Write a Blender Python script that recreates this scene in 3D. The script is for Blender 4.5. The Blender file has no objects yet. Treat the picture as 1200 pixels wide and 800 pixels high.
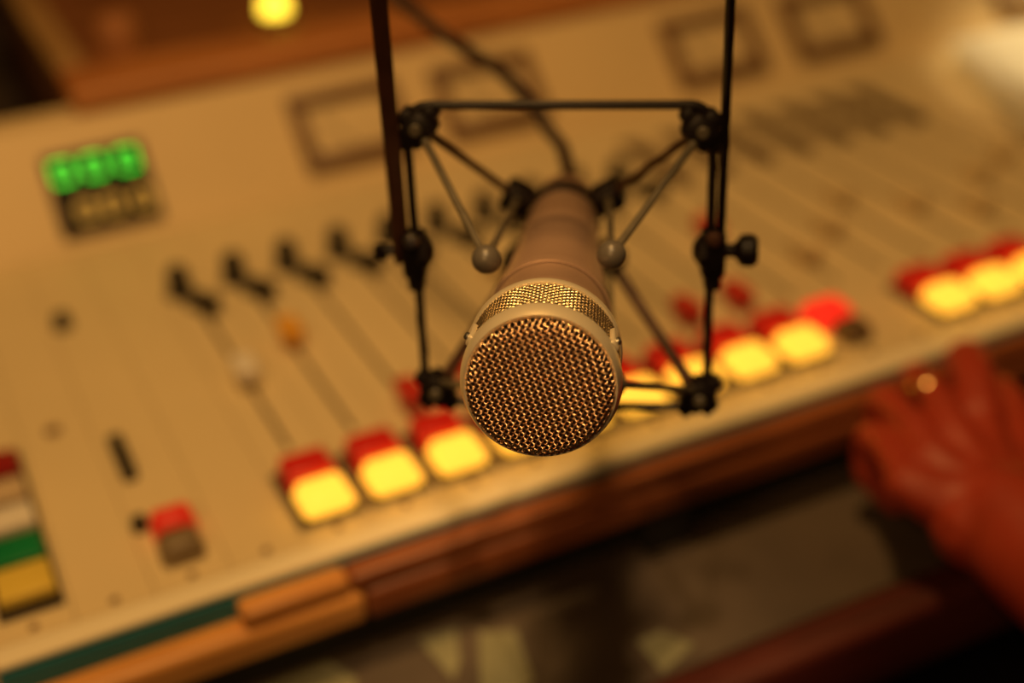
import bpy, bmesh, math, random
from mathutils import Matrix, Vector
random.seed(7)
scn = bpy.context.scene
C = scn.collection
PI = math.pi
ROOT = {}

# ------------------------------------------------------------------ materials
def mat(name, col, rough=0.5, metal=0.0, var=0.0, nscale=40.0, bump=0.0, bscale=None, emit=None, estr=0.0,
        col2=None, sss=0.0, coat=0.0, stretch=None, spec=None):
    m = bpy.data.materials.new(name); m.use_nodes = True
    nt = m.node_tree; b = nt.nodes['Principled BSDF']
    b.inputs['Base Color'].default_value = (*col, 1)
    b.inputs['Roughness'].default_value = rough
    b.inputs['Metallic'].default_value = metal
    if spec is not None: b.inputs['Specular IOR Level'].default_value = spec
    if coat: b.inputs['Coat Weight'].default_value = coat
    if sss:
        b.inputs['Subsurface Weight'].default_value = sss
        b.inputs['Subsurface Radius'].default_value = (0.012, 0.004, 0.002)
    if emit:
        b.inputs['Emission Color'].default_value = (*emit, 1)
        b.inputs['Emission Strength'].default_value = estr
    if var or bump or col2:
        tc = nt.nodes.new('ShaderNodeTexCoord'); mp = nt.nodes.new('ShaderNodeMapping')
        nt.links.new(tc.outputs['Object'], mp.inputs['Vector'])
        if stretch: mp.inputs['Scale'].default_value = stretch
        no = nt.nodes.new('ShaderNodeTexNoise'); no.inputs['Scale'].default_value = nscale
        no.inputs['Detail'].default_value = 4
        nt.links.new(mp.outputs['Vector'], no.inputs['Vector'])
        if var or col2:
            cr = nt.nodes.new('ShaderNodeValToRGB')
            c2 = col2 or tuple(max(0, c * (1 - var)) for c in col)
            cr.color_ramp.elements[0].position = 0.35; cr.color_ramp.elements[0].color = (*c2, 1)
            cr.color_ramp.elements[1].position = 0.65; cr.color_ramp.elements[1].color = (*col, 1)
            nt.links.new(no.outputs['Fac'], cr.inputs['Fac'])
            nt.links.new(cr.outputs['Color'], b.inputs['Base Color'])
        if bump:
            n2 = no
            if bscale:
                n2 = nt.nodes.new('ShaderNodeTexNoise'); n2.inputs['Scale'].default_value = bscale
                nt.links.new(mp.outputs['Vector'], n2.inputs['Vector'])
            bp = nt.nodes.new('ShaderNodeBump'); bp.inputs['Strength'].default_value = bump
            bp.inputs['Distance'].default_value = 0.001
            nt.links.new(n2.outputs['Fac'], bp.inputs['Height'])
            nt.links.new(bp.outputs['Normal'], b.inputs['Normal'])
    return m

M = {}
M['deck'] = mat('cream_panel', (.80, .66, .40), .45, var=.05, nscale=9, bump=.05, bscale=600)
M['bridge'] = mat('cream_bridge_panel', (.80, .62, .35), .5, var=.07, nscale=6)
M['lip'] = mat('pale_trim', (.95, .86, .64), .35)
M['chassis'] = mat('dark_chassis', (.02, .02, .02), .6, var=.3)
M['teal'] = mat('teal_metal', (.02, .19, .26), .4, var=.2, nscale=30)
M['slot'] = mat('slot_black', (.06, .035, .018), .7, var=.3)
M['black'] = mat('black_plastic', (.018, .013, .012), .42, var=.3, nscale=90)
M['blackmetal'] = mat('black_enamel', (.010, .006, .006), .45, metal=.0, var=.3, nscale=120, spec=.3)
M['armmetal'] = mat('brown_bands_and_lit_enamel', (.075, .028, .013), .45, var=.3, nscale=120)  # brown for the bands; on the left yoke arm it paints the lit side
M['rod'] = mat('olive_grey_rubber', (.12, .10, .065), .38, var=.2, nscale=200)
M['ball'] = mat('grey_rubber', (.11, .095, .075), .35, var=.15, nscale=200)
M['steel'] = mat('bright_screw', (.75, .72, .62), .3, metal=1.0, var=.1)
M['cable'] = mat('brown_cable', (.035, .015, .010), .5, var=.2, nscale=150)
M['body'] = mat('fawn_metal', (.46, .30, .21), .36, metal=.4, var=.05, nscale=60, bump=.03, bscale=900)
M['ring'] = mat('satin_fawn_ring', (.84, .74, .54), .32, metal=.5, var=.04, nscale=80)
M['mesh'] = mat('gilt_wire', (.95, .64, .37), .27, metal=1.0, var=.08, nscale=300)
M['band'] = mat('pale_gilt_wire', (.93, .76, .47), .27, metal=1.0, var=.08, nscale=300)
M['foam'] = mat('black_foam', (.010, .003, .002), .9, var=.4, nscale=400)
M['green'] = mat('green_tape', (.10, .42, .10), .5, var=.1)
M['yellow_lit'] = mat('lit_yellow_lens', (.75, .36, .05), .4, emit=(1, .475, .040), estr=1.6, var=.05)
M['red_cap'] = mat('faint_glow_red_lens', (.62, .02, .012), .35, var=.1, emit=(1, .02, .008), estr=.09)  # faint glow added to the unlit red caps
M['red_lit'] = mat('lit_red_lens', (.8, .03, .02), .35, var=.05, emit=(1, .025, .010), estr=.75)
M['red_knob'] = mat('red_knob', (.60, .03, .015), .4, var=.1)
M['rocker'] = mat('brown_rocker', (.10, .05, .025), .45, var=.2)
M['red_dim'] = mat('dim_lit_red_lens', (.5, .014, .006), .35, var=.05, emit=(1, .03, .008), estr=.27)
M['dark_cap'] = mat('unlit_dark_lens', (.16, .10, .05), .4, var=.15)
M['grey_cap'] = mat('unlit_grey_lens', (.26, .19, .11), .4, var=.15)
M['white_cap'] = mat('white_cap', (.85, .80, .72), .4, var=.05)
M['amber_cap'] = mat('amber_cap', (.85, .42, .04), .4, var=.05)
M['green_cap'] = mat('green_cap', (.005, .22, .07), .4, var=.08)
M['yellow_cap'] = mat('yellow_cap', (.80, .60, .10), .4, var=.06)
M['beige_cap'] = mat('beige_cap', (.62, .48, .32), .4, var=.06)
M['maroon_cap'] = mat('dark_red_cap', (.32, .012, .01), .4, var=.1)
M['glass'] = mat('display_glass', (.012, .006, .008), .6, var=.2, spec=.2)
M['led_green'] = mat('green_segments', (.02, .2, .02), .4, emit=(.06, 1, .04), estr=1.5, var=.01)
M['led_amber'] = mat('amber_segments', (.3, .15, .02), .4, emit=(1, .5, .06), estr=.55, var=.01)
M['bezel'] = mat('brown_black_bezel', (.20, .10, .045), .5, var=.2)
M['face'] = mat('meter_face', (.78, .62, .36), .5, var=.05)
M['wood'] = mat('red_brown_wood', (.42, .15, .045), .42, col2=(.22, .065, .02), nscale=14, stretch=(1, 9, 9), bump=.1)
M['wood_rim'] = mat('brown_rim_wood', (.58, .24, .075), .42, col2=(.40, .15, .045), nscale=14, stretch=(1, 9, 9))
M['wood_shaded'] = mat('painted_shade_wood', (.31, .095, .03), .42, col2=(.20, .055, .018), nscale=14, stretch=(1, 9, 9), bump=.1)  # rail wood with the microphone's shadow put into the colour
M['wood_lit'] = mat('painted_lit_wood', (.85, .42, .12), .4, col2=(.60, .26, .07), nscale=12, stretch=(1, 9, 9), bump=.1)  # same rail wood outside the shadow, brightness put into the colour
M['wood_edge'] = mat('dark_red_wood', (.10, .018, .012), .5, col2=(.06, .011, .008), nscale=14, stretch=(1, 9, 9))
M['wood_dark'] = mat('dark_brown_wood', (.30, .12, .045), .45, col2=(.17, .06, .022), nscale=10, stretch=(1, 8, 8))
M['wood_pale'] = mat('pale_brown_wood', (.42, .25, .10), .5, col2=(.30, .17, .06), nscale=10, stretch=(8, 1, 8))
M['deskgrey'] = mat('grey_laminate', (.085, .062, .046), .6, col2=(.045, .030, .024), nscale=13, bump=.1, bscale=300)
M['paper'] = mat('white_paper', (.97, .95, .86), .7, var=.03, nscale=30)
M['scrap'] = mat('grey_green_paper', (.27, .27, .17), .7, var=.2, nscale=30)
M['skin'] = mat('red_lit_skin', (.43, .05, .022), .5, var=.12, nscale=45, sss=.2, bump=.15, bscale=220)  # red light falling on the hand is put into this base colour
M['gold'] = mat('gold_ring', (.95, .68, .32), .25, metal=1.0, var=.03)
M['wall'] = mat('dark_studio_wall', (.06, .035, .025), .9, var=.3, nscale=5)
M['carpet'] = mat('dark_carpet', (.012, .009, .012), .95, var=.4, nscale=60, bump=.3)
M['ceil'] = mat('dark_ceiling', (.05, .035, .028), .9, var=.2, nscale=6)
M['lampyellow'] = mat('yellow_lamp_lens', (.9, .7, .1), .4, emit=(1, .66, .045), estr=3.2, var=.02)
M['brownknob'] = mat('orange_brown_cap', (.50, .21, .08), .5, var=.1)

# ------------------------------------------------------------------ geometry helpers
def tag(o, label=None, cat=None, group=None, kind=None):
    if label: o['label'] = label
    if cat: o['category'] = cat
    if group: o['group'] = group
    if kind: o['kind'] = kind
    return o

def thing(name, label, cat, mtx, group=None):
    o = bpy.data.objects.new(name, None); C.objects.link(o)
    o.empty_display_size = .02
    if not isinstance(mtx, Matrix): mtx = Matrix.Translation(mtx)
    o.matrix_world = mtx
    ROOT[o.name] = mtx.copy()
    return tag(o, label, cat, group)

def rootm(o):
    while o.parent: o = o.parent
    return ROOT.get(o.name, Matrix())

def obj(name, bm, m, parent=None, label=None, local=False, smooth=True, angle=35):
    """link bm as one mesh object; world-space vertices unless local"""
    bmesh.ops.recalc_face_normals(bm, faces=bm.faces)
    if parent is not None and not local: bm.transform(rootm(parent).inverted())
    me = bpy.data.meshes.new(name)
    if smooth:
        lim = math.radians(angle)
        for f in bm.faces: f.smooth = True
        for e in bm.edges:
            if len(e.link_faces) == 2 and e.calc_face_angle(0) > lim: e.smooth = False
    bm.to_mesh(me); bm.free()
    me.materials.append(m)
    o = bpy.data.objects.new(name, me); C.objects.link(o)
    if parent is not None: o.parent = parent
    if label: o['label'] = label
    return o

def solo(name, bm, m, label, cat, group=None, kind=None, **k):
    """top-level single mesh with its origin at the base"""
    zs = [v.co.z for v in bm.verts]
    c = sum((v.co for v in bm.verts), Vector()) / len(bm.verts); c.z = min(zs)
    bm.transform(Matrix.Translation(-c))
    o = obj(name, bm, m, **k); o.location = c
    return tag(o, label, cat, group, kind)

def box(bm, x0, x1, y0, y1, z0, z1, bev=0.0, seg=2, mtx=None):
    r = bmesh.ops.create_cube(bm, size=1)
    vs = r['verts']
    for v in vs:
        v.co = Vector(((x0 + x1) / 2 + v.co.x * (x1 - x0), (y0 + y1) / 2 + v.co.y * (y1 - y0), (z0 + z1) / 2 + v.co.z * (z1 - z0)))
    if bev:
        es = list({e for v in vs for e in v.link_edges})
        r2 = bmesh.ops.bevel(bm, geom=es, offset=bev, segments=seg, profile=.5, affect='EDGES')
        vs = list({v for f in r2['faces'] for v in f.verts} | {v for v in vs if v.is_valid})
    if mtx is not None:
        for v in vs: v.co = mtx @ v.co
    return vs

def tube(bm, pts, rad, n=12, closed=False, cap=True):
    pts = [Vector(p) for p in pts]; N = len(pts)
    R = rad if isinstance(rad, (list, tuple)) else [rad] * N
    rings = []; up = None
    for i, p in enumerate(pts):
        a = pts[(i - 1) % N] if (closed or i > 0) else p
        b = pts[(i + 1) % N] if (closed or i < N - 1) else p
        t = (b - a).normalized()
        if up is None:
            up = t.orthogonal().normalized()
        up = (up - t * up.dot(t)).normalized(); s = t.cross(up)
        rings.append([bm.verts.new(p + (up * math.cos(2 * PI * k / n) + s * math.sin(2 * PI * k / n)) * R[i]) for k in range(n)])
    for i in range(N if closed else N - 1):
        A, B = rings[i], rings[(i + 1) % N]
        off = 0
        if closed and i == N - 1:
            off = min(range(n), key=lambda q: (B[q].co - A[0].co).length)
        for k in range(n):
            bm.faces.new((A[k], A[(k + 1) % n], B[(k + 1 + off) % n], B[(k + off) % n]))
    if cap and not closed:
        bm.faces.new(rings[0][::-1]); bm.faces.new(rings[-1])

def lathe(bm, prof, n=32, mtx=None, ring=False):
    """prof: (radius, z) from one end to the other; capped when radius > 0 at ends"""
    mtx = mtx or Matrix()
    rings = []
    for r, z in prof:
        if r < 1e-7: rings.append([bm.verts.new(mtx @ Vector((0, 0, z)))])
        else: rings.append([bm.verts.new(mtx @ Vector((r * math.cos(2 * PI * k / n), r * math.sin(2 * PI * k / n), z))) for k in range(n)])
    for A, B in (list(zip(rings, rings[1:])) + ([(rings[-1], rings[0])] if ring else [])):
        for k in range(n):
            q = [A[k % len(A)], A[(k + 1) % len(A)], B[(k + 1) % len(B)], B[k % len(B)]]
            u = []
            for v in q:
                if v not in u: u.append(v)
            if len(u) > 2: bm.faces.new(u)
    for r in (() if ring else (rings[0], rings[-1])):
        if len(r) > 1: bm.faces.new(r)

def aim(p, d):
    """matrix at p whose Z points along d"""
    d = Vector(d).normalized()
    return Matrix.Translation(p) @ d.to_track_quat('Z', 'Y').to_matrix().to_4x4()

def smoothpath(pts, k=6):
    P = [Vector(p) for p in pts]; out = []
    for i in range(len(P) - 1):
        p0, p1, p2, p3 = P[max(i - 1, 0)], P[i], P[i + 1], P[min(i + 2, len(P) - 1)]
        for j in range(k):
            t = j / k
            out.append(.5 * ((2 * p1) + (p2 - p0) * t + (2 * p0 - 5 * p1 + 4 * p2 - p3) * t * t + (3 * p1 - p0 - 3 * p2 + p3) * t ** 3))
    out.append(P[-1]); return out

def dup(src, loc=None, parent=None, label=None):
    c = src.copy(); C.objects.link(c)
    if parent is not None: c.parent = parent
    if loc is not None: c.location = loc
    if 'label' in c: del c['label']
    if label: c['label'] = label
    return c

BM = bmesh.new

# ------------------------------------------------------------------ camera (console grid fitted: X along the console, Y away, Z off its deck)
Rc = Matrix(((0.89510368, 0.26003909, -0.36217272), (-0.44391084, 0.44393908, -0.7783709), (-0.04162424, 0.85749505, 0.51280568)))
# columns of Rc = camera X, Y, -view axis in world
cam = bpy.data.cameras.new('camera'); co = bpy.data.objects.new('camera', cam); C.objects.link(co)
cm = Rc.to_4x4(); cm.translation = Vector((0, 0, .419)); co.matrix_world = cm
cam.sensor_width = 36; cam.lens = 36 * 1578 / 1200
cam.clip_start = .02; cam.clip_end = 30
cam.dof.use_dof = True; cam.dof.focus_distance = .428; cam.dof.aperture_fstop = 3.1
scn.camera = co

# ------------------------------------------------------------------ room
def struct(name, x0, x1, y0, y1, z0, z1, m):
    b = BM(); box(b, x0, x1, y0, y1, z0, z1); o = obj(name, b, m, smooth=False); o['kind'] = 'structure'; return o
struct('floor', -2.2, 3.0, -1.8, 2.6, -.86, -.80, M['carpet'])
struct('ceiling', -2.2, 3.0, -1.8, 2.6, 1.75, 1.81, M['ceil'])
struct('wall_back', -2.2, 3.0, 2.6, 2.66, -.86, 1.81, M['wall'])
struct('wall_left', -2.26, -2.2, -1.8, 2.66, -.86, 1.81, M['wall'])
struct('wall_right', 3.0, 3.06, -1.8, 2.66, -.86, 1.81, M['wall'])

# ------------------------------------------------------------------ desk under the console
desk = thing('studio_desk', 'dark grey desk with a red-brown wooden front edge under the console', 'desk', (.5, .9, -.80))
b = BM(); box(b, -.5, 1.6, .405, 1.75, -.10, -.06, .002); obj('desk_top', b, M['deskgrey'], desk, 'dark grey laminate top')
b = BM(); box(b, -.5, 1.6, .381, .405, -.104, -.0585, .006, 3); obj('edge_strip', b, M['wood_edge'], desk, 'red-brown wooden front edge')
for x in (-.45, 1.50):
    for y in (.45, 1.66):
        b = BM(); box(b, x, x + .06, y, y + .06, -.80, -.10, .004); obj('leg', b, M['chassis'], desk)

# ------------------------------------------------------------------ wooden rails in front of the console
rail = thing('wooden_rail', 'long wooden rail along the front edge of the console', 'rail', (.5, .488, -.06))
for x0, x1, mm, lb in ((-.06, .1400, 'wood_lit', 'lower wooden strip, lit end painted orange'), (.1402, 1.18, 'wood_shaded', 'lower wooden strip, shade painted red-brown')):  # strips split where the painted microphone shadow begins
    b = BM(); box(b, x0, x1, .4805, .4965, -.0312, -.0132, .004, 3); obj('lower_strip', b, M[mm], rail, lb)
for x0, x1, mm, lb in ((.081, .1340, 'wood_lit', 'short upper wooden strip, lit end painted orange'), (.1342, 1.18, 'wood_shaded', 'upper wooden strip, shade painted red-brown')):
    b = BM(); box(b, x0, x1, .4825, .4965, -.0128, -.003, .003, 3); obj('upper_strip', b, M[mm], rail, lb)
for x in (-.03, .3, .6, .9, 1.14):
    b = BM(); box(b, x, x + .03, .486, .4965, -.06, -.031, .001); obj('rail_block', b, M['chassis'], rail)

# ------------------------------------------------------------------ broadcast console
con = thing('broadcast_console', 'cream broadcast mixing console with rows of lit yellow buttons', 'mixing console', (.5, .7, -.06))
XL, XR = -.0255, 1.157
b = BM(); box(b, XL, XR, .4975, .995, -.06, -.0085, .001); obj('chassis', b, M['chassis'], con, 'dark base of the console')
b = BM(); box(b, XL - .001, XR + .001, .4967, .4985, -.034, -.0033, .0004); obj('front_strip', b, M['teal'], con, 'dark teal front strip')
b = BM()
vs = box(b, XL - .002, XR + .002, .4985, .5125, -.0032, .0008, .0018, 4); obj('front_trim', b, M['lip'], con, 'pale rounded front trim')
for x0, x1, nm in ((XL - .006, XL - .0002, 'side_panel'), (XR + .0002, XR + .006, 'side_panel')):
    b = BM()
    P = [(.4985, -.06), (.4985, .001), (.902, .001), (.972, .0712), (.999, .0712), (.999, -.06)]
    f0 = [b.verts.new((x0, y, z)) for y, z in P]; f1 = [b.verts.new((x1, y, z)) for y, z in P]
    b.faces.new(f0); b.faces.new(f1[::-1])
    for k in range(len(P)): b.faces.new((f0[k], f0[(k + 1) % len(P)], f1[(k + 1) % len(P)], f1[k]))
    obj(nm, b, M['deck'], con, smooth=False)
# meter bridge, sloping up 45 degrees from y=.901
BR = Matrix(((1, 0, 0, 0), (0, .70711, -.70711, .901), (0, .70711, .70711, 0), (0, 0, 0, 1)))
b = BM()
P = [(.9015, -.008), (.9015, .0003), (.9707, .0699), (.9985, .0699), (.9985, -.008)]
f0 = [b.verts.new((XL, y, z)) for y, z in P]; f1 = [b.verts.new((XR, y, z)) for y, z in P]
b.faces.new(f0); b.faces.new(f1[::-1])
for k in range(len(P)): b.faces.new((f0[k], f0[(k + 1) % len(P)], f1[(k + 1) % len(P)], f1[k]))
obj('meter_bridge', b, M['bridge'], con, 'cream sloping panel carrying the meters', smooth=False)

# level meters
def meter(x):
    w, h = .088, .062
    b = BM()
    y0 = .018
    for (a0, a1, c0, c1) in ((x, x + w, y0, y0 + .011), (x, x + w, y0 + h - .010, y0 + h), (x, x + .011, y0 + .0112, y0 + h - .0102), (x + w - .011, x + w, y0 + .0112, y0 + h - .0102)):
        box(b, a0, a1, c0, c1, .0004, .0090, .0015, 2, BR)
    p = obj('level_meter', b, M['bezel'], con, 'dark framed level meter')
    b = BM(); box(b, x + .010, x + w - .010, y0 + .010, y0 + h - .009, .0004, .0030, 0, 1, BR); obj('meter_face', b, M['face'], p, 'cream meter face')
    b = BM(); c = Vector((x + w / 2, y0 + .012, .0038)); e = Vector((x + w * .26, y0 + h - .019, .0038))
    tube(b, [BR @ c, BR @ e], .0005, 6); obj('needle', b, M['black'], p)
    return p
for x in (.263, .381, .593, .716, .945): meter(x)

# digital display
b = BM(); box(b, .0795, .151, .010, .0735, .0004, .0040, .0012, 2, BR)
dsp = obj('digital_display', b, M['glass'], con, 'dark display window')
def digit(cx, cy, w, h, m, t=.0022, z=.0046):
    """a seven-segment 0 on the bridge plane"""
    b = BM(); hw, hh = w / 2, h / 2; g = .0006
    for (a0, a1, c0, c1) in ((-hw + t, hw - t, hh - t, hh), (-hw + t, hw - t, -hh, -hh + t),
                             (-hw, -hw + t, g, hh - g), (hw - t, hw, g, hh - g), (-hw, -hw + t, -hh + g, -g), (hw - t, hw, -hh + g, -g)):
        box(b, cx + a0, cx + a1, cy + c0, cy + c1, z - .0005, z + .0003, 0, 1, BR)
    return obj('digit', b, m, dsp, None, smooth=False)
for cx in (.0915, .1140, .1375): digit(cx, .0585, .0140, .0165, M['led_green'])['label'] = 'glowing green zero'
for cx in (.1000, .1185, .1400): digit(cx, .0270, .0125, .0150, M['led_amber'])['label'] = 'dim amber zero'

# channel modules ---------------------------------------------------------
PITCH = .0369
def cx_of(i): return .141 + PITCH * i
def cap(bm, x, y, w, d, h, z0=.0006, bev=.003, taper=.90):
    vs = box(bm, x - w / 2, x + w / 2, y - d / 2, y + d / 2, z0, z0 + h, bev, 3)
    for v in vs:
        if v.co.z > z0 + h * .5:
            v.co.x = x + (v.co.x - x) * taper; v.co.y = y + (v.co.y - y) * taper
fader_col = {0: ('white_cap', .672, 'white fader knob'), 1: ('amber_cap', .702, 'amber fader knob'), 2: ('red_knob', .600, 'red fader knob'),
             3: ('red_knob', .598, 'red fader knob'), 4: ('red_knob', .615, 'red fader knob'), 5: ('deck', .72, 'cream fader knob'),
             6: ('deck', .73, 'cream fader knob'), 7: ('red_knob', .602, 'red fader knob'), 8: ('red_knob', .602, 'red fader knob'),
             9: ('red_knob', .690, 'red fader knob')}
proto = {}
for i in range(-4, 28):
    x = cx_of(i)
    b = BM(); box(b, x - PITCH / 2 + .00015, x + PITCH / 2 - .00015, .5130, .9012, -.0080, 0, .0002, 1)
    mod = obj('channel_strip', b, M['deck'], con)
    # front screw
    if i <= 13:
        b = BM(); lathe(b, [(.0022, .0001), (.0022, .0008), (.0016, .0012), (.0006, .0012), (0, .0006)], 12, Matrix.Translation((x, .5185, 0)))
        obj('screw', b, M['brownknob'] if False else M['bezel'], mod, 'small dark screw')
    if i < -3: continue
    if i >= 0 and i <= 19:
        # long fader slot with its cap
        b = BM(); box(b, x - .0014, x + .0014, .596, .766, .00005, .0005, .0002, 1); obj('fader_slot', b, M['slot'], mod, 'dark fader slot')
        nm, y, lb = fader_col.get(i, ('deck', (.66 + .03 * math.sin(i * 1.7)), 'cream fader knob'))
        b = BM()
        box(b, x - .0015, x + .0015, y - .004, y + .004, .0004, .006)
        vs = box(b, x - .0065, x + .0065, y - .011, y + .011, .0055, .0155, .0025, 3)
        for v in vs:                                   # saddle shaped finger grip
            if v.co.z > .012: v.co.z -= .0028 * max(0, 1 - abs(v.co.y - y) / .008)
        obj('fader_knob', b, M[nm], mod, lb)
        # selector knob and toggle at the top
        if i < 10:
            hk = .020
            b = BM(); lathe(b, [(.0095, .0002), (.0095, .003), (.0078, .005), (.0068, hk - .002), (.0058, hk), (0, hk + .0003)], 20, Matrix.Translation((x - .007, .800, 0)))
            box(b, x - .0078, x - .0062, .8015, .8062, hk - .0002, hk + .0008)
            obj('selector_knob', b, M['black'], mod, 'black selector knob')
            b = BM(); lathe(b, [(.0075, .0002), (.0075, .003), (.0045, .0045), (.0045, .007)], 14, Matrix.Translation((x - .001, .780, 0)))
            tube(b, [(x - .001, .780, .005), (x + .002, .770, .009), (x + .004, .757, .011)], [.0048, .0056, .0062], 10)
            obj('toggle_switch', b, M['black'], mod, 'black toggle switch')
        elif i < 17:
            b = BM(); box(b, x - .0065, x + .0065, .772, .866, .0002, .0016, .0006, 1)
            for yy in (.783, .811, .839): box(b, x - .0048, x + .0048, yy - .0105, yy + .0115, .0014, .0075, .0018, 2)
            obj('rocker_switch', b, M['rocker'], mod, 'bank of brown rocker switches')
    if i in (0, 1, 2, 3, 4, 5, 6, 7, 8, 11, 12, 13) or i in (-2, 9):
        lit = i not in (-2, 9)
        # pair of square buttons in one black socket frame
        b = BM(); box(b, x - .0172, x + .0172, .5235, .5755, .0001, .0022, .0008, 1); obj('button_socket', b, M['slot'] if lit else M['bezel'], mod, 'dark button socket') if lit else b.free()
        s = 1.0 if lit else .78
        b = BM(); cap(b, x, .5370, .0278 * s, .0245 * s, .0115, .0023 if lit else .0002, .0045)
        obj('button', b, M['yellow_lit'] if lit else (M['grey_cap'] if i < 0 else M['dark_cap']), mod, 'glowing yellow square button' if lit else 'unlit grey button')
        b = BM()
        if lit: cap(b, x, .5625, .0278, .0230, .0115, .0023); obj('button', b, M['red_cap'], mod, 'unlit red square button')
        else:
            if i == -2: cap(b, x + .001, .5560, .0225, .0165, .0125, .0002, .004, .9)
            else: cap(b, x - .001, .5600, .0285, .0230, .0125, .0002, .004, .9)
            obj('button', b, M['red_dim'] if i < 0 else M['red_lit'], mod, 'glowing red button')
# left hand module details: stacked square keys
m0 = bpy.data.objects['channel_strip']
for y0, y1, mm, lb in ((.640, .661, 'maroon_cap', 'dark red key'), (.614, .633, 'beige_cap', 'beige key'), (.589, .608, 'white_cap', 'off-white key'),
                       (.560, .582, 'green_cap', 'green key'), (.533, .557, 'yellow_cap', 'pale yellow key')):
    b = BM(); box(b, -.0185, .0075, y0, y1, .0012, .0085, .0012, 2); obj('key', b, M[mm], m0, lb)
b = BM(); box(b, -.0205, .0095, .5275, .665, .0001, .0030, .0008, 1); obj('key_frame', b, M['black'], m0, 'black frame around the keys')
# small controls of the left modules
m2 = [o for o in con.children if o.name.startswith('channel_strip')][2]
b = BM(); box(b, .0545, .0625, .6080, .6500, .0002, .0065, .0018, 2); obj('slide_switch', b, M['black'], m2, 'black slide switch')
b = BM(); lathe(b, [(.0058, .0002), (.0058, .004), (.0048, .010), (.0042, .0105), (0, .0105)], 16, Matrix.Translation((.057, .795, 0))); obj('small_knob', b, M['black'], m2, 'small black knob')
b = BM(); lathe(b, [(.0042, .0002), (.0042, .004), (.0035, .0075), (0, .0078)], 14, Matrix.Translation((.0535, .566, 0))); obj('push_button', b, M['black'], m2, 'tiny black push button')
m1 = [o for o in con.children if o.name.startswith('channel_strip')][1]
b = BM(); lathe(b, [(.0045, .0001), (.0045, .0012), (.0028, .0018), (0, .0012)], 14, Matrix.Translation((.030, .678, 0))); obj('headphone_socket', b, M['bezel'], m1, 'small dark socket')

# ------------------------------------------------------------------ paper on the console's right end
b = BM()
cs = [Vector((.837, .868)), Vector((.757, .690)), Vector((.975, .612)), Vector((1.075, .850))]
n = 10; g = [[None] * (n + 1) for _ in range(n + 1)]
for i in range(n + 1):
    for j in range(n + 1):
        s, t = i / n, j / n
        p = (cs[0] * (1 - s) + cs[1] * s) * (1 - t) + (cs[3] * (1 - s) + cs[2] * s) * t
        g[i][j] = b.verts.new((p.x, p.y, .0205 + .0018 * math.sin(3 * s + 2 * t) + .003 * (1 - s) ** 3))
for i in range(n):
    for j in range(n): b.faces.new((g[i][j], g[i + 1][j], g[i + 1][j + 1], g[i][j + 1]))
bmesh.ops.solidify(b, geom=b.faces[:], thickness=.0006)
solo('paper_sheet', b, M['paper'], 'sheet of white paper lying across the far right end of the console', 'paper')

# ------------------------------------------------------------------ wooden equipment cabinet behind the console, with a recessed top
cab = thing('equipment_cabinet', 'low wooden cabinet with a raised rim standing behind the console', 'cabinet', (.6, 1.25, -.06))
b = BM(); box(b, .120, 1.25, 1.003, 1.50, -.0595, .0707, .002); obj('cabinet_body', b, M['wood_dark'], cab)
b = BM(); box(b, .113, 1.26, .974, 1.040, .0714, .0880, .005, 3); obj('front_rim', b, M['wood_rim'], cab, 'red-brown front rim')
b = BM(); box(b, .113, .138, 1.0405, 1.51, .0714, .0880, .004, 3); obj('side_rim', b, M['wood_pale'], cab, 'pale brown side rim')
b = BM(); box(b, .1385, 1.2, 1.0405, 1.50, .0709, .0735); obj('top_inlay', b, M['wood_dark'], cab, 'dark recessed top')
lamp = thing('indicator_lamp', 'round glowing yellow lamp behind the console at the top edge', 'lamp', (.306, 1.100, .0735))
b = BM(); lathe(b, [(.0150, .0002), (.0150, .006), (.0125, .008)], 24, Matrix.Translation((.306, 1.100, .0735))); obj('lamp_base', b, M['black'], lamp)
b = BM(); lathe(b, [(.0120, .008), (.0120, .015), (.0100, .020), (.0060, .0228), (0, .0235)], 24, Matrix.Translation((.306, 1.100, .0735))); obj('lamp_lens', b, M['lampyellow'], lamp, 'glowing yellow lens')
b = BM(); lathe(b, [(.018, .0003), (.018, .010), (.0155, .026), (.013, .029), (0, .030)], 24, Matrix.Translation((.173, 1.095, .0735)))
solo('round_knob', b, M['brownknob'], 'dim orange-brown round knob behind the console near its left corner', 'knob')

# ------------------------------------------------------------------ grey-green paper scraps on the desk
def scrap(pts, label, z):
    b = BM(); lo = [b.verts.new((x, y, z)) for x, y in pts]; hi = [b.verts.new((x, y, z + .0006)) for x, y in pts]
    b.faces.new(lo[::-1]); b.faces.new(hi)
    for k in range(len(pts)): b.faces.new((lo[k], lo[(k + 1) % len(pts)], hi[(k + 1) % len(pts)], hi[k]))
    solo('paper_scrap', b, M['scrap'], label, 'paper', 'grey-green papers on the desk', smooth=False)
scrap([(.040, .492), (.120, .494), (.128, .476), (.118, .440), (.030, .430)], 'largest grey-green paper on the desk below the lit orange end of the wooden rail', -.0598)
scrap([(.166, .486), (.186, .484), (.178, .462), (.170, .452)], 'small pointed grey-green paper between two bigger ones on the desk', -.0598)
scrap([(.195, .476), (.212, .468), (.204, .432), (.172, .424)], 'tall grey-green paper on the desk right below the microphone', -.0598)
scrap([(.262, .432), (.276, .432), (.286, .416), (.262, .407)], 'grey-green paper beside the red-brown desk edge', -.0598)

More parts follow.
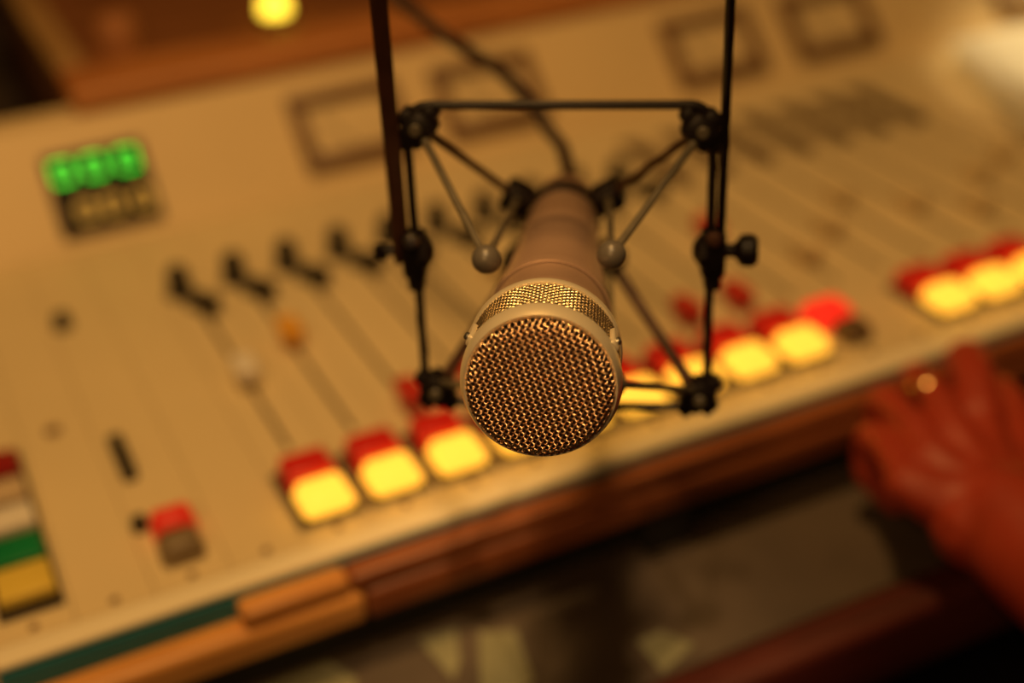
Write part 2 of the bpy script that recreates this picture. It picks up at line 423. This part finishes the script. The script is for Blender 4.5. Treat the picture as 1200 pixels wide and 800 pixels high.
# ------------------------------------------------------------------ microphone (own frame: X right, Y up, +Z out of the grille)
MM = Matrix(((.86229, .07892, -.50022, .15445), (-.50641, .13571, -.85155, .31298), (.00068, .9876, .15699, .19387), (0, 0, 0, 1)))
mic = thing('microphone', 'fawn metal studio microphone with a round gold mesh grille', 'microphone', MM)
L = dict(local=True)
b = BM()
lathe(b, [(.0238, -.0300), (.0246, -.0302), (.0246, -.0318), (.0236, -.0326), (.0236, -.0338), (.0229, -.0345), (.0224, -.0385), (.0217, -.0392), (.0216, -.0440), (.0213, -.0446),
          (.0195, -.080), (.0166, -.125), (.0146, -.175), (.0143, -.178), (.0143, -.181), (.0139, -.184), (.0133, -.203), (.0120, -.206), (0, -.206)], 72)
obj('body', b, M['body'], mic, 'tapered fawn metal body', **L)
b = BM()
lathe(b, [(.0228, -.0040), (.0228, .0000), (.02385, .0003), (.0245, -.0010), (.02535, -.0036), (.02535, -.0062), (.0249, -.0068), (.0238, -.0068)], 96, ring=True)
obj('front_ring', b, M['ring'], mic, 'satin fawn ring around the grille', **L)
b = BM()
lathe(b, [(.0236, -.0262), (.0250, -.0264), (.02535, -.0272), (.02535, -.0292), (.0250, -.0298), (.0238, -.0299)], 96, ring=True)
obj('rear_ring', b, M['ring'], mic, 'satin fawn ring behind the side mesh', **L)
b = BM(); lathe(b, [(.0232, -.0300), (.0232, -.0045), (.0222, -.0010), (.0200, .0018), (.0, .0022)], 48); obj('foam_core', b, M['foam'], mic, 'dark foam behind the mesh', **L)
# woven front grille
b = BM()
pitch, Rm, wr = .00150, .0230, .00031
ca, sa = math.cos(math.radians(-30)), math.sin(math.radians(-30))
def dome(x, y):
    q = math.sqrt(x * x + y * y); c_ = .0036; h_ = .0031
    return .0006 * (1 - (q / Rm) ** 2) + h_ * math.sqrt(max(0, 1 - max(0, (q - Rm + c_) / c_) ** 2))
K = int(Rm / pitch)
for fam in (0, 1):
    for k in range(-K, K + 1):
        o_ = k * pitch; half = math.sqrt(max(0, Rm * Rm - o_ * o_))
        if half < pitch: continue
        ns = max(4, int(2 * half / pitch * 6)); pts = []
        for j in range(ns + 1):
            s = -half + 2 * half * j / ns
            ph = math.cos(PI * s / pitch) * (1 if (k % 2 == 0) else -1) * (1 if fam == 0 else -1)
            xx, yy = (s, o_) if fam == 0 else (o_, s)
            X, Y = xx * ca - yy * sa, xx * sa + yy * ca
            pts.append((X, Y, dome(X, Y) + .00030 * ph))
        tube(b, pts, wr, 6)
obj('front_grille', b, M['mesh'], mic, 'woven gold wire mesh', angle=80, **L)
# side mesh band
b = BM(); nA, z0, z1, rb = 120, -.0066, -.0266, .0242
nz = 15
for k in range(nA):
    a = 2 * PI * k / nA; pts = []
    for j in range(nz * 4 + 1):
        z = z0 + (z1 - z0) * j / (nz * 4); ph = math.cos(PI * (j / 4)) * (1 if k % 2 == 0 else -1)
        r = rb + .00024 * ph; pts.append((r * math.cos(a), r * math.sin(a), z))
    tube(b, pts, .00033, 5, cap=False)
for q in range(nz + 1):
    z = z0 + (z1 - z0) * q / nz; pts = []
    for k in range(nA * 3):
        a = 2 * PI * k / (nA * 3); ph = -math.cos(PI * (k / 3)) * (1 if q % 2 == 0 else -1)
        r = rb + .00024 * ph; pts.append((r * math.cos(a), r * math.sin(a), z))
    tube(b, pts, .00030, 5, closed=True)
obj('side_mesh', b, M['band'], mic, 'band of pale gold mesh', angle=80, **L)
for s, a in ((-1, 151), (1, 25)):
    b = BM(); A = math.radians(a)
    m4 = Matrix.Rotation(A, 4, 'Z') @ Matrix.Translation((.0250, 0, -.0130))
    vs = box(b, -.0012, .0012, -.0019, .0019, -.0055, .0062, .0008, 2, m4)
    obj('side_lug', b, M['ring'], mic, **L)
    b = BM(); lathe(b, [(.0013, 0), (.0013, .0008), (.0008, .0013), (0, .0014)], 12, Matrix.Rotation(A, 4, 'Z') @ aim((.0261, 0, -.0100), (1, 0, 0))); obj('lug_screw', b, M['steel'], mic, 'shiny lug screw', **L)
b = BM(); lathe(b, [(.0088, -.206), (.0092, -.207), (.0092, -.217), (.0075, -.220), (.0055, -.226), (.0042, -.232), (0, -.232)], 28); obj('plug', b, M['black'], mic, 'black cable plug', **L)
b = BM(); lathe(b, [(.0093, -.2080), (.0096, -.2083), (.0096, -.2155), (.0093, -.2160)], 28, ring=True)
obj('plug_band', b, M['green'], mic, 'green band on the cable plug', **L)

# ------------------------------------------------------------------ microphone cable
W = [(.2850, .5354, .1528)]
end = MM @ Vector((0, 0, -.2325))
pts = [end, MM @ Vector((0, .0006, -.245)), (.2890, .5510, .1580), (.2870, .5610, .1640), (.2849, .5680, .1710), (.2829, .5832, .178), (.281, .6006, .1835), (.2762, .6185, .1878), (.2701, .6369, .192),
       (.2627, .6583, .1997), (.256, .6797, .208), (.2527, .7071, .2278), (.250, .72, .30), (.243, .70, .42), (.235, .62, .52), (.2285, .50, .56), (.2265, .455, .60)]
b = BM(); tube(b, smoothpath(pts, 8), .0034, 12); solo('microphone_cable', b, M['cable'], 'dark brown cable looping up from the back of the microphone', 'cable')

# ------------------------------------------------------------------ shock mount (same frame as the microphone)
sm = thing('shock_mount', 'black wire-frame shock mount on a two-armed yoke holding the microphone', 'microphone mount', MM)
TF = -.119
cor = {'tl': Vector((-.0520, .0545, TF)), 'tr': Vector((.0548, .0522, TF)), 'br': Vector((.0558, -.0560, TF)), 'bl': Vector((-.0500, -.0535, TF))}
# frame wire: rounded rectangle a little outside the corner clamps
ft = Vector((.0, .0085, 0)); fs = Vector((.0038, 0, 0))
def arc(c, r, a0, a1, k=6): return [c + Vector((r * math.cos(math.radians(a0 + (a1 - a0) * i / k)), r * math.sin(math.radians(a0 + (a1 - a0) * i / k)), 0)) for i in range(k + 1)]
b = BM(); rr = .0085
tl, tr, br_, bl = (cor['tl'] + Vector((-.0042, .0082, 0)), cor['tr'] + Vector((.0042, .0092, 0)), cor['br'] + Vector((.0030, -.0055, 0)), cor['bl'] + Vector((-.0045, -.0060, 0)))
path = arc(tl + Vector((rr, -rr, 0)), rr, 180, 90) + arc(tr + Vector((-rr, -rr, 0)), rr, 90, 0) + arc(br_ + Vector((-rr, rr, 0)), rr, 0, -90) + arc(bl + Vector((rr, rr, 0)), rr, -90, -180)
tube(b, path, .0018, 10, closed=True); obj('wire_frame', b, M['blackmetal'], sm, 'black square wire frame', **L)
front = {'tl': Vector((-.0216, .0212, -.0605)), 'tr': Vector((.0216, .0218, -.0630)), 'br': Vector((.0216, -.0265, -.0630)), 'bl': Vector((-.0216, -.0265, -.0605))}
rear = {'tl': Vector((-.0192, .0105, -.1760)), 'tr': Vector((.0192, .0100, -.1780)), 'br': Vector((.0192, -.0175, -.1780)), 'bl': Vector((-.0192, -.0175, -.1760))}
def rod(a, c, r, name, m, lab=None):
    b = BM(); a, c = Vector(a), Vector(c); d = (c - a)
    tube(b, [a + d * t for t in (0, .08, .5, .92, 1)], [r * 1.35, r * 1.05, r, r * 1.05, r * 1.35], 12)
    return obj(name, b, m, sm, lab, **L)
for k in ('tl', 'tr', 'br', 'bl'):
    c = cor[k]; sx = 1 if c.x > 0 else -1; sy = 1 if c.y > 0 else -1
    # corner clamp: faceted block set on the diagonal, split by a screw
    b = BM(); ang = math.atan2(sy, sx)
    m4 = Matrix.Translation(c) @ Matrix.Rotation(ang, 4, 'Z') @ Matrix.Scale(1.22, 4)
    box(b, -.0052, .0040, -.0056, .0056, -.0050, .0050, .0022, 2, m4)
    box(b, .0010, .0070, -.0030, .0030, -.0036, .0036, .0012, 2, m4)
    box(b, -.0024, .0026, -.0086, -.0030, -.0032, .0032, .0012, 2, m4)
    box(b, -.0024, .0026, .0030, .0086, -.0032, .0032, .0012, 2, m4)
    cl = obj('corner_clamp', b, M['blackmetal'], sm, **L)
    b = BM(); lathe(b, [(.0024, .0058), (.0024, .0070), (.0018, .0076), (.0004, .0076), (0, .0072)], 14, Matrix.Translation(c)); obj('clamp_screw', b, M['rod'], cl, 'dull grey screw head', **L)
    rod(c + Vector((-sx * .003, -sy * .004, .004)), front[k], .00145, 'front_band', M['rod'], 'olive grey elastic band')
    rod(c + Vector((-sx * .003, -sy * .003, -.004)), rear[k], .0017 if sy > 0 else .0024, 'rear_band', M['armmetal'], 'dark elastic band')
    rod(front[k], rear[k], .0014, 'side_band', M['rod'], 'olive grey elastic band')
    b = BM(); f = front[k]
    lathe(b, [(0, -.0052)] + [(.0052 * math.cos(math.radians(q)), .0052 * math.sin(math.radians(q))) for q in range(-75, 90, 15)] + [(0, .0052)], 24, Matrix.Translation(f))
    bb = obj('rubber_ball', b, M['ball'], sm, 'olive grey rubber ball', **L)
    b = BM(); r_ = rear[k]
    box(b, -.0066, .0066, -.0062, .0062, -.0085, .0085, .0026, 2, Matrix.Translation(r_) @ Matrix.Rotation(math.atan2(r_.y, r_.x), 4, 'Z'))
    obj('rubber_block', b, M['blackmetal'], sm, 'black rubber block', **L)
b = BM(); lathe(b, [(.0150, -.172), (.0160, -.1725), (.0163, -.1735), (.0163, -.181), (.0160, -.1825), (.0150, -.183)], 40, ring=True); obj('rear_collar', b, M['blackmetal'], sm, 'black collar around the microphone', **L)
b = BM(); lathe(b, [(.0209, -.0590), (.0215, -.0592), (.0214, -.0650), (.0207, -.0652)], 48, ring=True); obj('front_collar', b, M['body'], sm, 'fawn collar around the microphone', **L)
# yoke arms: vertical in the room
Minv = MM.inverted()
Lc, Rcp = Vector((-.0560, .0050, TF)), Vector((.0600, .0048, TF))
wl, wrr = MM @ Lc, MM @ Rcp
Ttop = .435
up = Vector((0, 0, 1)); xdir = (wrr - wl); xdir.z = 0; xdir.normalize(); ydir = up.cross(xdir)
def bar(bm, p0, p1, w, t, wd, td):
    """flat bar from p0 to p1: w along wd, t along td"""
    q = []
    for p in (p0, p1):
        q.append([bm.verts.new(p + wd * (sa_ * w / 2) + td * (sb_ * t / 2)) for sa_, sb_ in ((-1, -1), (1, -1), (1, 1), (-1, 1))])
    for k in range(4): bm.faces.new((q[0][k], q[0][(k + 1) % 4], q[1][(k + 1) % 4], q[1][k]))
    bm.faces.new(q[0]); bm.faces.new(q[1][::-1])
    bmesh.ops.bevel(bm, geom=[e for e in bm.edges if abs((e.verts[0].co - e.verts[1].co).normalized().dot((p1 - p0).normalized())) > .9], offset=min(w, t) * .3, segments=2, affect='EDGES')
b = BM(); bar(b, wl - xdir * .0050 - up * .004, wl - xdir * .0050 + up * (Ttop - wl.z), .0075, .0024, (ydir * .75 + xdir * .66).normalized(), (xdir * .75 - ydir * .66).normalized())
obj('yoke_arm', b, M['armmetal'], sm, 'flat yoke arm, lit side painted brown')  # light on the inner face is put into this arm's colour
b = BM(); bar(b, wrr + xdir * .0026 - up * .004, wrr + xdir * .0026 + up * (Ttop - wrr.z), .0046, .0024, (ydir * .93 + xdir * -.36).normalized(), (xdir * .93 + ydir * .36).normalized())
obj('yoke_arm', b, M['blackmetal'], sm, 'black flat yoke arm')
b = BM(); a_, c_ = wl - xdir * .005 + up * (Ttop - wl.z), wrr + xdir * .005 + up * (Ttop - wrr.z)
bar(b, a_ - xdir * .002, c_ + xdir * .002, .009, .003, ydir, up); obj('yoke_bridge', b, M['blackmetal'], sm)
mid = (a_ + c_) / 2
b = BM(); tube(b, [mid - up * .002, mid + up * .06, mid + up * .30, Vector((mid.x, mid.y, 1.75))], [.011, .009, .009, .009], 16); obj('hanging_pole', b, M['blackmetal'], sm)
# yoke pivots with thumb screws
for P_, s in ((wl, -1), (wrr, 1)):
    b = BM()
    m4 = Matrix.Translation(P_) @ Matrix((( xdir.x, ydir.x, 0, 0), (xdir.y, ydir.y, 0, 0), (0, 0, 1, 0), (0, 0, 0, 1)))
    box(b, -.0048, .0048, -.0050, .0050, -.0105, .0090, .0022, 2, m4)
    vs = box(b, -.0066, .0022, -.0055, .0055, -.0058, .0058, .0026, 2, m4 @ Matrix.Scale(-s if s < 0 else 1, 4, Vector((1, 0, 0)))) if False else None
    lathe(b, [(.0058, 0), (.0070, .0015), (.0062, .0040), (.0030, .0062), (0, .0066)], 8, aim(P_ - xdir * s * .0015, -xdir * s))
    box(b, -.0034, .0034, -.0036, .0036, -.0165, -.0095, .0016, 2, m4)
    pv = obj('pivot_clamp', b, M['blackmetal'], sm, 'black pivot clamp')
    b = BM()
    if s > 0:
        lathe(b, [(.0028, .004), (.0026, .0078), (.0042, .0092), (.0062, .0105), (.0064, .0148), (.0050, .0168), (0, .0172)], 18, aim(P_, xdir))
    else:
        tube(b, [P_ - xdir * .004, P_ - xdir * .0125], .0017, 10)
        box(b, -.0160, -.0108, -.0016, .0016, -.0036, .0034, .0012, 2, m4)
    obj('thumb_screw', b, M['blackmetal'], pv, 'black thumb screw')
    b = BM(); lathe(b, [(.0030, .0048), (.0030, .0058), (.0022, .0070), (0, .0074)], 14, aim(P_ + up * .0065 + ydir * 0 - Vector(MM.col[2][:3]) * 0, Vector(MM.col[2][:3]))); obj('pivot_screw', b, M['steel'] if s < 0 else M['armmetal'], pv, 'pale round screw head' if s < 0 else None)

# ------------------------------------------------------------------ hand and forearm resting on the rail
def capsule_chain(bm, pts, rad, n=14):
    pts = smoothpath(pts, 5); N = len(pts)
    # interpolate radii along the smoothed path
    R = []
    k = (N - 1) // (len(rad) - 1)
    for i in range(N):
        q = min(i // k, len(rad) - 2); t = (i - q * k) / k; R.append(rad[q] * (1 - t) + rad[q + 1] * t)
    tube(bm, pts, R, n)
    for p, r in ((pts[0], R[0]), (pts[-1], R[-1])):
        bmesh.ops.create_icosphere(bm, subdivisions=2, radius=r * 1.0, matrix=Matrix.Translation(p))
b = BM()
V = Vector
wrist = V((.4400, .3790, -.012)); elbow = V((.460, .160, -.030))
capsule_chain(b, [elbow, V((.4480, .260, -.020)), V((.4380, .335, -.014)), wrist], [.044, .040, .032, .028], 48)
capsule_chain(b, [V((.4270, .380, -.014)), V((.455, .387, -.014))], [.0235, .0235], 16)
mcp = [V((.4060, .4090, .004)), V((.4270, .4160, .008)), V((.4490, .4250, .010)), V((.4760, .4340, .006))]
pip = [V((.4240, .4570, -.007)), V((.4440, .4720, .002)), V((.4710, .4770, .005)), V((.5060, .4760, .006))]
rf = [.0090, .0092, .0096, .0128]
for m_, p_, r in zip(mcp, pip, rf):
    back = (wrist - m_).normalized()
    capsule_chain(b, [wrist + (m_ - wrist) * .15, wrist + (m_ - wrist) * .6 - V((0, 0, .004)), m_ - V((0, 0, .004))], [.020, .0160, .0118], 14)
    d = p_ + V((-.002, -.003, -.022)); t = d + back * .014 + V((0, -.004, -.010))
    capsule_chain(b, [m_ - V((0, 0, .003)), (m_ + p_) / 2 + V((0, 0, .003)), p_], [r * 1.10, r * .95, r * 1.02], 14)
    capsule_chain(b, [p_, (p_ + d) / 2 + V((0, .002, 0)), d], [r * 1.05, r * .95, r * .92], 14)
    capsule_chain(b, [d, (d + t) / 2, t], [r * .92, r * .88, r * .78], 12)
# palm filling and thumb along the far side
capsule_chain(b, [V((.425, .400, -.010)), V((.455, .412, -.008))], [.0175, .0175], 14)
capsule_chain(b, [V((.462, .388, -.014)), V((.485, .412, -.012)), V((.508, .440, -.010)), V((.520, .462, -.012))], [.017, .0150, .0125, .0105], 14)
b.normal_update()
me = bpy.data.meshes.new('person'); b.to_mesh(me); b.free()
tmp = bpy.data.objects.new('person_tmp', me); C.objects.link(tmp)
md = tmp.modifiers.new('r', 'REMESH'); md.mode = 'VOXEL'; md.voxel_size = .0016; md.use_smooth_shade = True
ms = tmp.modifiers.new('s', 'SMOOTH'); ms.factor = .5; ms.iterations = 6
dg = bpy.context.evaluated_depsgraph_get(); ev = tmp.evaluated_get(dg)
m2_ = bpy.data.meshes.new_from_object(ev); bpy.data.objects.remove(tmp)
b = BM(); b.from_mesh(m2_); bpy.data.meshes.remove(m2_)
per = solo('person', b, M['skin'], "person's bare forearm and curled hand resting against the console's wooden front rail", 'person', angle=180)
# ring on the third finger's proximal part
a_, c_ = mcp[2], pip[2]; mid = a_ + (c_ - a_) * .70 + V((0, 0, .001))
b = BM(); lathe(b, [(.0093, -.002), (.0106, -.0018), (.0109, 0), (.0106, .0018), (.0093, .002)], 28, aim(mid, c_ - a_), ring=True)
lathe(b, [(.0042, 0), (.0052, .0016), (.0050, .0028), (.0030, .0040), (0, .0043)], 16, aim(mid + V((-.0060, -.0058, .0058)), V((-.6, -.55, .58))))
solo('finger_ring', b, M['gold'], 'shiny gold ring on the curled hand at the console rail', 'ring')

# ------------------------------------------------------------------ lights
def area(name, loc, target, size, power, col, spread=180):
    l = bpy.data.lights.new(name, 'AREA'); l.shape = 'DISK'; l.size = size; l.energy = power; l.color = col
    l.spread = math.radians(spread)
    o = bpy.data.objects.new(name, l); C.objects.link(o); o.location = loc
    o.rotation_euler = (Vector(target) - Vector(loc)).to_track_quat('-Z', 'Y').to_euler(); return o
area('ceiling_lamp', (.12, .50, 1.60), (.20, .62, 0), .16, 7.6, (1, .535, .160), 140)
area('front_lamp', (-.55, -.42, 1.05), (.2, .45, .1), .16, 4.6, (1, .53, .17))
sl = bpy.data.lights.new('added_paper_spot', 'SPOT'); sl.energy = 78; sl.color = (1, .74, .36); sl.spot_size = math.radians(16); sl.spot_blend = .5; sl.shadow_soft_size = .03  # unseen spot added only to brighten the paper sheet
ml = bpy.data.lights.new('added_mic_spot', 'SPOT'); ml.energy = 48; ml.color = (1, .60, .24); ml.spot_size = math.radians(10); ml.spot_blend = .7; ml.shadow_soft_size = .04  # unseen narrow spot added to brighten the microphone and its grille
mo = bpy.data.objects.new('added_mic_spot', ml); C.objects.link(mo); mo.location = (-.10, -.06, 1.60)
mo.rotation_euler = (Vector((.165, .335, .195)) - mo.location).to_track_quat('-Z', 'Y').to_euler()
so = bpy.data.objects.new('added_paper_spot', sl); C.objects.link(so); so.location = (1.15, 1.0, 1.3)
so.rotation_euler = (Vector((.985, .775, .02)) - so.location).to_track_quat('-Z', 'Y').to_euler()
w = bpy.data.worlds.new('world'); scn.world = w; w.use_nodes = True
w.node_tree.nodes['Background'].inputs['Color'].default_value = (1, .5, .55, 1)
w.node_tree.nodes['Background'].inputs['Strength'].default_value = .012

scn.view_settings.view_transform = 'Standard'
scn.view_settings.look = 'None'
scn.view_settings.exposure = 0
scn.view_settings.gamma = 1
